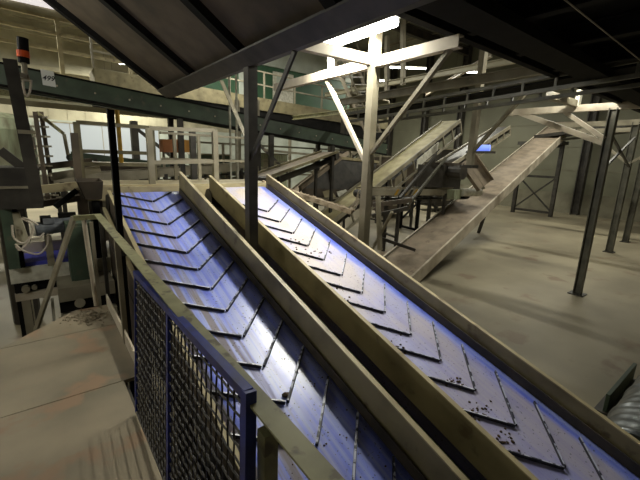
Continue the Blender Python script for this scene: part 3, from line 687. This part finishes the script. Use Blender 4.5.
# ------------------------------------------------------------ gantry with cabin at the back
t = thing('gantry_walkway', 'beige edged overhead gantry walkway in front of the green cabin', 'walkway', (10, 16, 5.5))
MB().hexa([(2, 16, 5.33), (17.5, 16, 4.92), (17.5, 17.4, 4.92), (2, 17.4, 5.33), (2, 16, 5.9), (17.5, 16, 5.45), (17.5, 17.4, 5.45), (2, 17.4, 5.9)]).build('side_girder', M['board2'], t)
MB().hexa([(2, 16.05, 4.7), (17.5, 16.05, 4.3), (17.5, 17.4, 4.3), (2, 17.4, 4.7), (2, 16.05, 5.32), (17.5, 16.05, 4.91), (17.5, 17.4, 4.91), (2, 17.4, 5.32)]).build('lower_girder', M['black'], t)
for x in (3.2, 8.2, 13.2):
    MB().bar((x, 16.2, 0), (x, 16.2, 4.2), .25, .25).build('leg', M['dark'], t)
    if x < 13: MB().bar((x, 16.2, 4), (x+2.2, 16.2, 2.2), .12, .12).build('brace', M['dark'], t)
railing('railing', 'pale railing along the overhead gantry by the green cabin', [(2, 16.05, 5.9), (17.5, 16.05, 5.45)], 1.15, [k/9 for k in range(10)], 'steel', rails=(1, .5), r=.03)
t = thing('control_cabin', 'green cabin with a white door behind the gantry railing', 'cabin', (11, 19, 5.8))
MB().box((6.2, 18.2, 5.2), (16.2, 21, 7.7)).build('wall', M['cabgreen'], t)
MB().box((6.1, 18.1, 7.7), (16.3, 21.1, 9.0)).build('upper_wall', M['pale'], t)
dr = MB().box((10.6, 18.14, 5.6), (11.9, 18.2, 7.5)).build('door', M['white'], t)
MB().box((10.8, 18.10, 6.6), (11.7, 18.14, 7.3)).build('door_window', M['pale'], dr)
MB().box((8.6, 18.14, 6.0), (9.6, 18.2, 7.9)).build('window', M['pale'], t)
MB().box((8.8, 18.08, 7.6), (9.05, 18.14, 8.1)).build('red_light', M['redlit'], t)
# ladder-like stair trusses beyond the pale post
t = thing('steel_stair', 'pale steel stair with lattice rails climbing beyond the pale post', 'stair', at(350, 120, Y=13))
for s in (0, 1):
    a, c = at(334+s*22, 62, Y=13+s), at(366+s*14, 132, Y=13+s)
    MB().bar(a, c, .1, .12).build('stringer', M['palesteel'], t); MB().bar(a+Vector((0, 0, .8)), c+Vector((0, 0, .8)), .06, .06).build('handrail', M['steel'], t)
    for k in range(5): p = a.lerp(c, (k+.5)/5); MB().bar(p, p+Vector((0, 0, .8)), .05, .05).build('baluster', M['steel'], t)
a, c = at(334, 62, Y=13), at(366, 132, Y=13); a2, c2_ = at(356, 62, Y=14), at(380, 132, Y=14)
for k in range(11): p, q_ = a.lerp(c, k/10), a2.lerp(c2_, k/10); MB().bar(p, q_, .25, .04).build('tread', M['steel'], t)

for px, lab in ((229, 'pale vertical pipe left of the dark square post, nearer the slanted brace'), (236, 'pale vertical pipe just left of the dark square post')):
    a = at(px, 70, Y=9.4); tag(MB().tube([(a.x, 9.4, 0), a], .03, 8).build('vertical_pipe', M['white']), lab, 'pipe')
rb2 = random.Random(5)
for i, (px, py0, py1, Y) in enumerate([(272, 140, 178, 13.2), (290, 138, 180, 13.6), (318, 142, 176, 14.0), (333, 140, 172, 13.4)]):
    a = at(px, py0, Y=Y); tag(MB().bar((a.x, Y, 0), a, .1, .1).build('steel_column', M['steel']), 'slim grey upright in the middle background behind the thin railing', 'column', 'slim uprights behind the thin railing')
for i, (px, py, px2, py2, Y, lab) in enumerate([(264, 150, 345, 158, 13.3, 'upper grey cross tube in the middle background'), (262, 168, 340, 174, 13.3, 'lower grey cross tube in the middle background')]):
    tag(MB().bar(at(px, py, Y=Y), at(px2, py2, Y=Y), .09, .09).build('cross_tube', M['steel']), lab, 'tube')
# upper gantry rail on the left before the far cladding
railing('railing', 'pale gantry railing high in the upper left before the cladding', [(-4, 20, 6.2), (12, 20, 5.9)], 2.2, [k/6 for k in range(7)], 'board', rails=(1, .74, .45, 0), r=.06, postr=.08)
t = thing('gantry_walkway', 'olive gantry deck in the left background above the bright window', 'walkway', (3, 18, 4.6))
MB().box((-6, 18, 4.85), (9, 19.2, 5.1)).build('deck', M['railgreen'], t)
MB().box((-6, 17.95, 4.55), (9, 18.05, 4.75)).build('edge_beam', M['clad'], t)
for x in (-5, 8.6): MB().bar((x, 18.3, 0), (x, 18.3, 4.85), .2, .2).build('leg', M['steel'], t)

# background machinery between walkway and far wall
rb = random.Random(11)
for i, (x, y, w_, d_, h_, m, lab) in enumerate([
    (2.0, 13, 2.2, 1.2, 2.6, 'sheet', 'brown machine housing behind the left walkway railing'),
    (5.0, 14, 1.6, 1.2, 2.0, 'steel', 'grey machine housing low behind the walkway'),
    (8.4, 22, 2.0, 1.5, 3.0, 'green', 'green machine housing far behind the belts'),
    (13.0, 23, 2.4, 1.5, 3.2, 'tank', 'pale green housing far behind the gantry legs'),
    (16.5, 17, 2.0, 1.2, 2.4, 'dark', 'dark housing behind the cream conveyor'),
    (15.5, 13.5, 2.2, 1.4, 3.2, 'sheet', 'rusty housing right of the cream conveyor'),
    (20.5, 14, 2.4, 1.6, 3.8, 'dark', 'dark housing left of the support tower')]):
    t = thing('machine_housing', lab, 'machine', (x, y, 0))
    MB().box((x-w_/2, y-d_/2, .35), (x+w_/2, y+d_/2, h_)).build('body', M[m], t)
    MB().box((x-w_/2-.05, y-d_/2-.05, h_), (x+w_/2+.05, y+d_/2+.05, h_+.08)).build('lid', M['steel'], t)
    MB().box((x-w_*.3, y-d_/2-.03, .7), (x+w_*.1, y-d_/2, h_-.3)).build('hatch', M['steel' if m != 'steel' else 'dark'], t)
    for sx in (-1, 1):
        for sy in (-1, 1): MB().bar((x+sx*(w_/2-.1), y+sy*(d_/2-.1), 0), (x+sx*(w_/2-.1), y+sy*(d_/2-.1), .35), .1, .1).build('leg', M['dark'], t)
for i, (p0, p1, wd, m, sm, lab) in enumerate([
    ((-.2, 10.8, 2.3), (5.8, 11.4, 2.75), .7, 'brown', 'steel', 'dusty level conveyor behind the left walkway railing'),
    ((1.0, 15.5, 2.9), (8.0, 15.0, 2.2), .8, 'dark', 'green', 'dark green sloping conveyor in the left background'),
    ((9.0, 14, 1.2), (13.5, 14.8, 3.6), .8, 'brown', 'steel', 'small brown conveyor in the middle background')]):
    belt_conveyor('belt_conveyor', lab, p0, p1, wd, m, sm, sideh=.22, rungs=True, drop=.45, legs=(.1, .5, .9))
for px, py0, py1, Y, w_, m, lab in [(192, 128, 178, 8.6, .12, 'dark', 'dark upright column behind the rear railing'), (257, 100, 178, 12.6, .14, 'steel', 'grey upright column just right of the dark square post'),
                                   (237, 100, 180, 12.9, .14, 'steel', 'grey upright column just left of the dark square post'), (345, 118, 160, 15, .3, 'dark', 'dark upright column under the gantry')]:
    a = at(px, py0, Y=Y); tag(MB().bar((a.x, a.y, 0), a, w_, w_).build('steel_column', M[m]), lab, 'column')
for px, py, w_, h_, m, lab in [(172, 146, .5, .36, 'box', 'brown cardboard box on the background conveyor'), (184, 146, .5, .36, 'orangebox', 'orange-yellow box beside the brown one on the background conveyor')]:
    p = at(px, py, Y=11.2); tag(MB().box(p+Vector((-w_/2, 0, -h_/2)), p+Vector((w_/2, .4, h_/2))).build('storage_box', M[m]), lab, 'box')

# ------------------------------------------------------------ left machinery
t = thing('machine_column', 'broad dark steel column in front of the tank at far left', 'column', (0, 6, 0))
MB().ibeam(at(10, 60, Y=5.35), at(38, 203, Y=5.35), .12, .14, .012).build('column', M['dark'], t)
q = at(27, 132, Y=5.22); MB().box(q+Vector((-.08, 0, -.02)), q+Vector((.08, .02, .02))).build('joint_plate', M['steel'], t)
t = thing('signal_beacon', 'black signal beacon with an orange band at upper left', 'beacon', at(23, 50, Y=5.8))
MB().tube([at(22.5, 38, Y=5.8), at(24, 63, Y=5.8)], [.055]*2, 14).build('body', M['black'], t)
MB().tube([at(23, 51, Y=5.8), at(23.6, 57.5, Y=5.8)], [.062]*2, 14).build('orange_band', M['orange'], t)
MB().tube([at(24, 63, Y=5.8), at(25, 76, Y=5.8)], .03, 8).build('stem', M['steel'], t)
MB().tube([at(25+4*math.cos(u)+2, 80+16*math.sin(u), Y=5.7) for u in [PI*k/10 for k in range(11)]], .012, 6).build('cable', M['cable'], t)
MB().bar(at(11, 72, Y=5.38), at(26, 77, Y=5.75), .05, .05).build('arm', M['steel'], t)
MB().box(at(18, 74, Y=5.7), at(30, 82, Y=5.85)).build('bracket', M['steel'], t)
t = thing('process_tank', 'pale green stained tank behind the dark column at far left', 'tank', at(12, 140, Y=7.5))
a = at(8, 200, Y=7.5); c = at(8, 112, Y=7.5)
MB().tube([(a.x, 7.9, a.z), (a.x, 7.9, c.z-.25), (a.x, 7.9, c.z-.08), (a.x, 7.9, c.z)], [.45, .45, .38, .2], 24).build('shell', M['tank'], t)
MB().tube([at(27, 138, Y=7.0), at(30, 150, Y=7.0)], .08, 10).build('valve', M['sheet'], t)
MB().tube([(a.x, 7.9, 0), (a.x, 7.9, a.z)], .2, 12).build('outlet', M['dark'], t)
t = thing('dark_cabinet', 'wide dark steel box under the tank at the left edge', 'box', at(15, 185, Y=5.5))
a, c = at(-12, 166, Y=5.5), at(44, 208, Y=5.5)
MB().box((a.x, 5.5, c.z), (c.x, 6.3, a.z-.02)).build('body', M['dark'], t)
for x in (a.x+.1,): MB().bar((x, 6.0, 0), (x, 6.0, c.z), .14, .14).build('leg', M['black'], t)
MB().box((a.x, 5.47, c.z+.24), (c.x, 5.5, c.z+.27)).build('seam', M['steel'], t)
MB().bar(at(0, 150, Y=5.7), at(26, 170, Y=5.7), .08, .1).build('sloped_arm', M['dark'], t)
# steep stair left of centre
t = thing('access_stair', 'narrow steep steel stair with rails beside the dark column', 'stair', at(45, 160, Y=8))
for s, (xa, xb, Y) in enumerate(((35, 48, 7.2), (41, 54, 7.8))):
    MB().bar(at(xa, 112, Y=Y), at(xb, 200, Y=Y), .06, .14).build('stringer', M['sheet'], t)
for k in range(9):
    f = (k+.5)/9; MB().bar(at(35+13*f, 112+88*f, Y=7.2), at(41+13*f, 112+88*f, Y=7.8), .16, .03).build('tread', M['steel'], t)
MB().bar(at(36, 112, Y=7.5), at(64, 134, Y=7.5), .05, .05).build('handrail', M['railgreen'], t)
MB().bar(at(64, 134, Y=7.5), at(68, 155, Y=7.5), .05, .05).build('handrail_end', M['steel'], t)
# sorting machine on the left lower level
t = thing('sorting_conveyor', 'low white framed conveyor with a blue belt at left', 'conveyor', at(40, 270, Y=6))
ZB = 1.46
a = Vector((-.42, 6.0, ZB)); c = Vector((.72, 6.0, ZB))
MB().box((a.x+.08, 5.98, ZB+.02), (.3, 6.55, ZB+.07)).build('belt', M['blue'], t)
MB().box((a.x, 5.92, ZB-.18), (c.x, 5.97, ZB+.02)).build('side_panel', M['white'], t)
MB().box((a.x, 6.56, ZB+.0), (c.x, 6.62, ZB+.22)).build('rear_panel', M['palesteel'], t)
MB().box((a.x+.02, 5.90, ZB-.42), (c.x, 5.97, ZB-.32)).build('lower_beam', M['palesteel'], t)
MB().box((a.x+.1, 6.0, ZB-.34), (c.x, 6.5, ZB-.2)).build('return_guard', M['black'], t)
for x in (a.x+.14, .28): 
    MB().tube([(x, 5.86, ZB-.26), (x, 5.95, ZB-.26)], .045, 12, up=(1, 0, 0)).build('bearing', M['steel'], t)
    MB().tube([(x+.09, 5.88, ZB-.26), (x+.09, 5.95, ZB-.26)], .03, 12, up=(1, 0, 0)).build('tensioner', M['steel'], t)
for x in (a.x+.12, .62):
    for y in (5.95, 6.55): MB().bar((x, y, 0), (x, y, ZB-.4), .09, .09).build('leg', M['steel'], t)
t = thing('green_cabinet', 'tall dark green control cabinet standing behind the platform handrail', 'cabinet', (.5, 5.6, 1))
a, c = at(66, 232, Y=5.6), at(88, 285, Y=5.6)
MB().box((a.x, 5.6, c.z), (c.x+.12, 6.0, a.z+.1)).build('body', M['green'], t)
MB().box((a.x+.03, 5.585, c.z+.04), (c.x+.09, 5.6, a.z+.06)).build('door', M['green'], t)
MB().box((c.x+.04, 5.57, (a.z+c.z)/2-.04), (c.x+.06, 5.585, (a.z+c.z)/2+.04)).build('handle', M['steel'], t)
t = thing('bearing_machine', 'grey machine base with bearings under the green cabinet', 'machine', (.5, 5.4, .8))
a, c = at(58, 290, Y=5.35), at(112, 300, Y=5.35)
MB().box((a.x, 5.35, 1.12), (c.x+.05, 6.0, 1.30)).build('top_beam', M['steel'], t)
MB().box((a.x, 5.40, .96), (c.x+.05, 5.9, 1.10)).build('recess', M['black'], t)
MB().tube([at(80, 303, Y=5.30), at(80, 303, Y=5.39)], .06, 14, up=(1, 0, 0)).build('bearing', M['steel'], t)
MB().box((a.x, 5.33, .82), (c.x+.05, 5.95, .94)).build('lower_beam', M['steel'], t)
for x in (a.x+.08, c.x): MB().bar((x, 5.6, 0), (x, 5.6, .82), .09, .09).build('leg', M['dark'], t)
# green upright, beige box, motors, cables
t = thing('green_upright', 'dark green steel upright at the lower left edge', 'post', at(10, 250, Y=5.7))
MB().bar(at(15, 268, Y=5.85), at(5, 205, Y=5.85), .11, .11).build('column', M['green'], t)
a = at(16, 228, Y=5.8); t = thing('beige_enclosure', 'beige tilted electrical enclosure with cables beside the green upright', 'enclosure', a)
MB().hexa([a+Vector(v) for v in [(-.07, 0, -.22), (.12, 0, -.22), (.12, .12, -.22), (-.07, .12, -.22), (-.12, 0, .16), (.05, 0, .19), (.05, .12, .19), (-.12, .12, .16)]]).build('body', M['clad'], t)
MB().box(a+Vector((.0, -.02, -.08)), a+Vector((.04, 0, -.02))).build('latch', M['steel'], t)
a = at(42, 229, Y=5.9); t = thing('electric_motor', 'grey electric motor with white end cap behind the cables', 'motor', a)
MB().tube([a+Vector((-.07, 0, 0)), a+Vector((.22, .05, .02))], .09, 18).build('housing', M['motor'], t)
MB().tube([a+Vector((-.12, 0, 0)), a+Vector((-.07, 0, 0))], [.06, .095], 18).build('end_cap', M['white'], t)
MB().box(a+Vector((.02, -.06, .07)), a+Vector((.14, .05, .14))).build('terminal_box', M['motor'], t)
MB().bar(a+Vector((.05, 0, -.09)), a+Vector((.05, 0, -.5)), .08, .08).build('stand', M['steel'], t)
a = at(68, 224, Y=6.0); t = thing('gear_motor', 'dark blue-grey gear motor right of the grey motor', 'motor', a)
MB().tube([a+Vector((-.2, 0, 0)), a+Vector((.16, 0, .02))], .1, 18).build('housing', M['motor'], t)
MB().box(a+Vector((-.3, -.12, -.1)), a+Vector((-.18, .12, .12))).build('gearbox', M['black'], t)
MB().box(a+Vector((-.1, -.05, .09)), a+Vector((.1, .05, .16))).build('terminal_box', M['black'], t)
MB().bar(a+Vector((0, .1, -.1)), a+Vector((0, .1, -.6)), .1, .1).build('stand', M['dark'], t)
def curve(pts, n=10):
    out = []; P = [pts[0]]+list(pts)+[pts[-1]]
    for i in range(1, len(P)-2):
        for k in range(n):
            u = k/n; out.append(tuple(.5*((2*P[i][j])+(-P[i-1][j]+P[i+1][j])*u+(2*P[i-1][j]-5*P[i][j]+4*P[i+1][j]-P[i+2][j])*u*u+(-P[i-1][j]+3*P[i][j]-3*P[i+1][j]+P[i+2][j])*u**3) for j in (0, 1)))
    out.append(tuple(pts[-1])); return out
for pts, lab in [([(20, 218), (30, 223), (33, 232), (24, 243), (14, 238), (12, 225)], 'pale cable looping around the beige enclosure'),
                 ([(33, 228), (29, 240), (20, 250), (16, 246)], 'pale cable drooping under the grey motor'),
                 ([(48, 234), (47, 246), (38, 254), (24, 251), (15, 244)], 'long pale cable hanging in a wide loop below the motor'),
                 ([(28, 238), (38, 238), (44, 233)], 'short pale cable under the grey motor'),
                 ([(22, 217), (32, 221), (38, 225)], 'pale cable from the enclosure to the grey motor')]:
    tag(MB().tube([at(x, y, Y=5.74) for x, y in curve(pts)], .012, 6).build('cable', M['cable']), lab, 'cable')
# frames and guards between the stair and the belts
for pts, Y, w_, m, lab in [
    ([(74, 133), (82, 215)], 7.1, .1, 'sheet', 'brown upright at the left end of the walkway railing'),
    ([(34, 168), (92, 161)], 7.6, .1, 'sheet', 'brown cross bar behind the dark column'),
    ([(50, 177), (100, 169)], 7.4, .12, 'steel', 'dusty cross bar above the small hopper'),
    ([(35, 190), (84, 185)], 6.8, .12, 'board', 'beige ledge beside the steep stair'),
    ([(55, 207), (77, 190)], 6.4, .07, 'black', 'black diagonal strut above the gear motor'),
    ([(34, 205), (80, 198)], 6.6, .09, 'sheet', 'brown bar above the gear motor'),
    ([(91, 222), (104, 308)], 4.75, .035, 'steel', 'slim bright upright inside the handrail corner'),
    ([(100, 215), (118, 345)], 5.0, .04, 'dark', 'slim dark upright inside the handrail corner')]:
    a, c = at(*pts[0], Y=Y), at(*pts[1], Y=Y)
    if 'inside the handrail' in lab: c = Vector((a.x, Y, 0))
    tag(MB().bar(a, c, w_, w_).build('steel_bar', M[m]), lab, 'bar')
a = at(92, 190, Y=6.3); t = thing('small_hopper', 'small dusty sheet metal hopper left of the near belt head', 'hopper', a)
T0 = [Vector((a.x-.17, 6.2, a.z+.13)), Vector((a.x+.13, 6.2, a.z+.13)), Vector((a.x+.13, 6.5, a.z+.16)), Vector((a.x-.17, 6.5, a.z+.16))]
B0 = [Vector((a.x-.09, 6.25, a.z-.13)), Vector((a.x+.10, 6.25, a.z-.13)), Vector((a.x+.10, 6.42, a.z-.13)), Vector((a.x-.09, 6.42, a.z-.13))]
for i, nm in enumerate(('front_wall', 'right_wall', 'back_wall', 'left_wall')):
    j = (i+1) % 4; MB().slab([B0[i], B0[j], T0[j], T0[i]], .012).build(nm, M['sheet'], t)
MB().bar(B0[0]+Vector((.12, .1, 0)), (B0[0].x+.1, 6.35, 0), .1, .1).build('stand', M['black'], t)
a = at(92, 232, Y=5.6)
t = thing('guard_plate', 'brown-grey guard plate beside the near belt behind the handrail corner', 'plate', (a.x, 5.0, 1.2))
MB().slab([(.72, 3.8, .3), (.72, 5.9, .3), (.72, 5.9, 2.2), (.72, 3.8, 1.65)], .02).build('plate', M['sheet'], t)
MB().bar((.70, 3.8, 1.66), (.70, 5.9, 2.21), .04, .04).build('edge', M['board'], t)
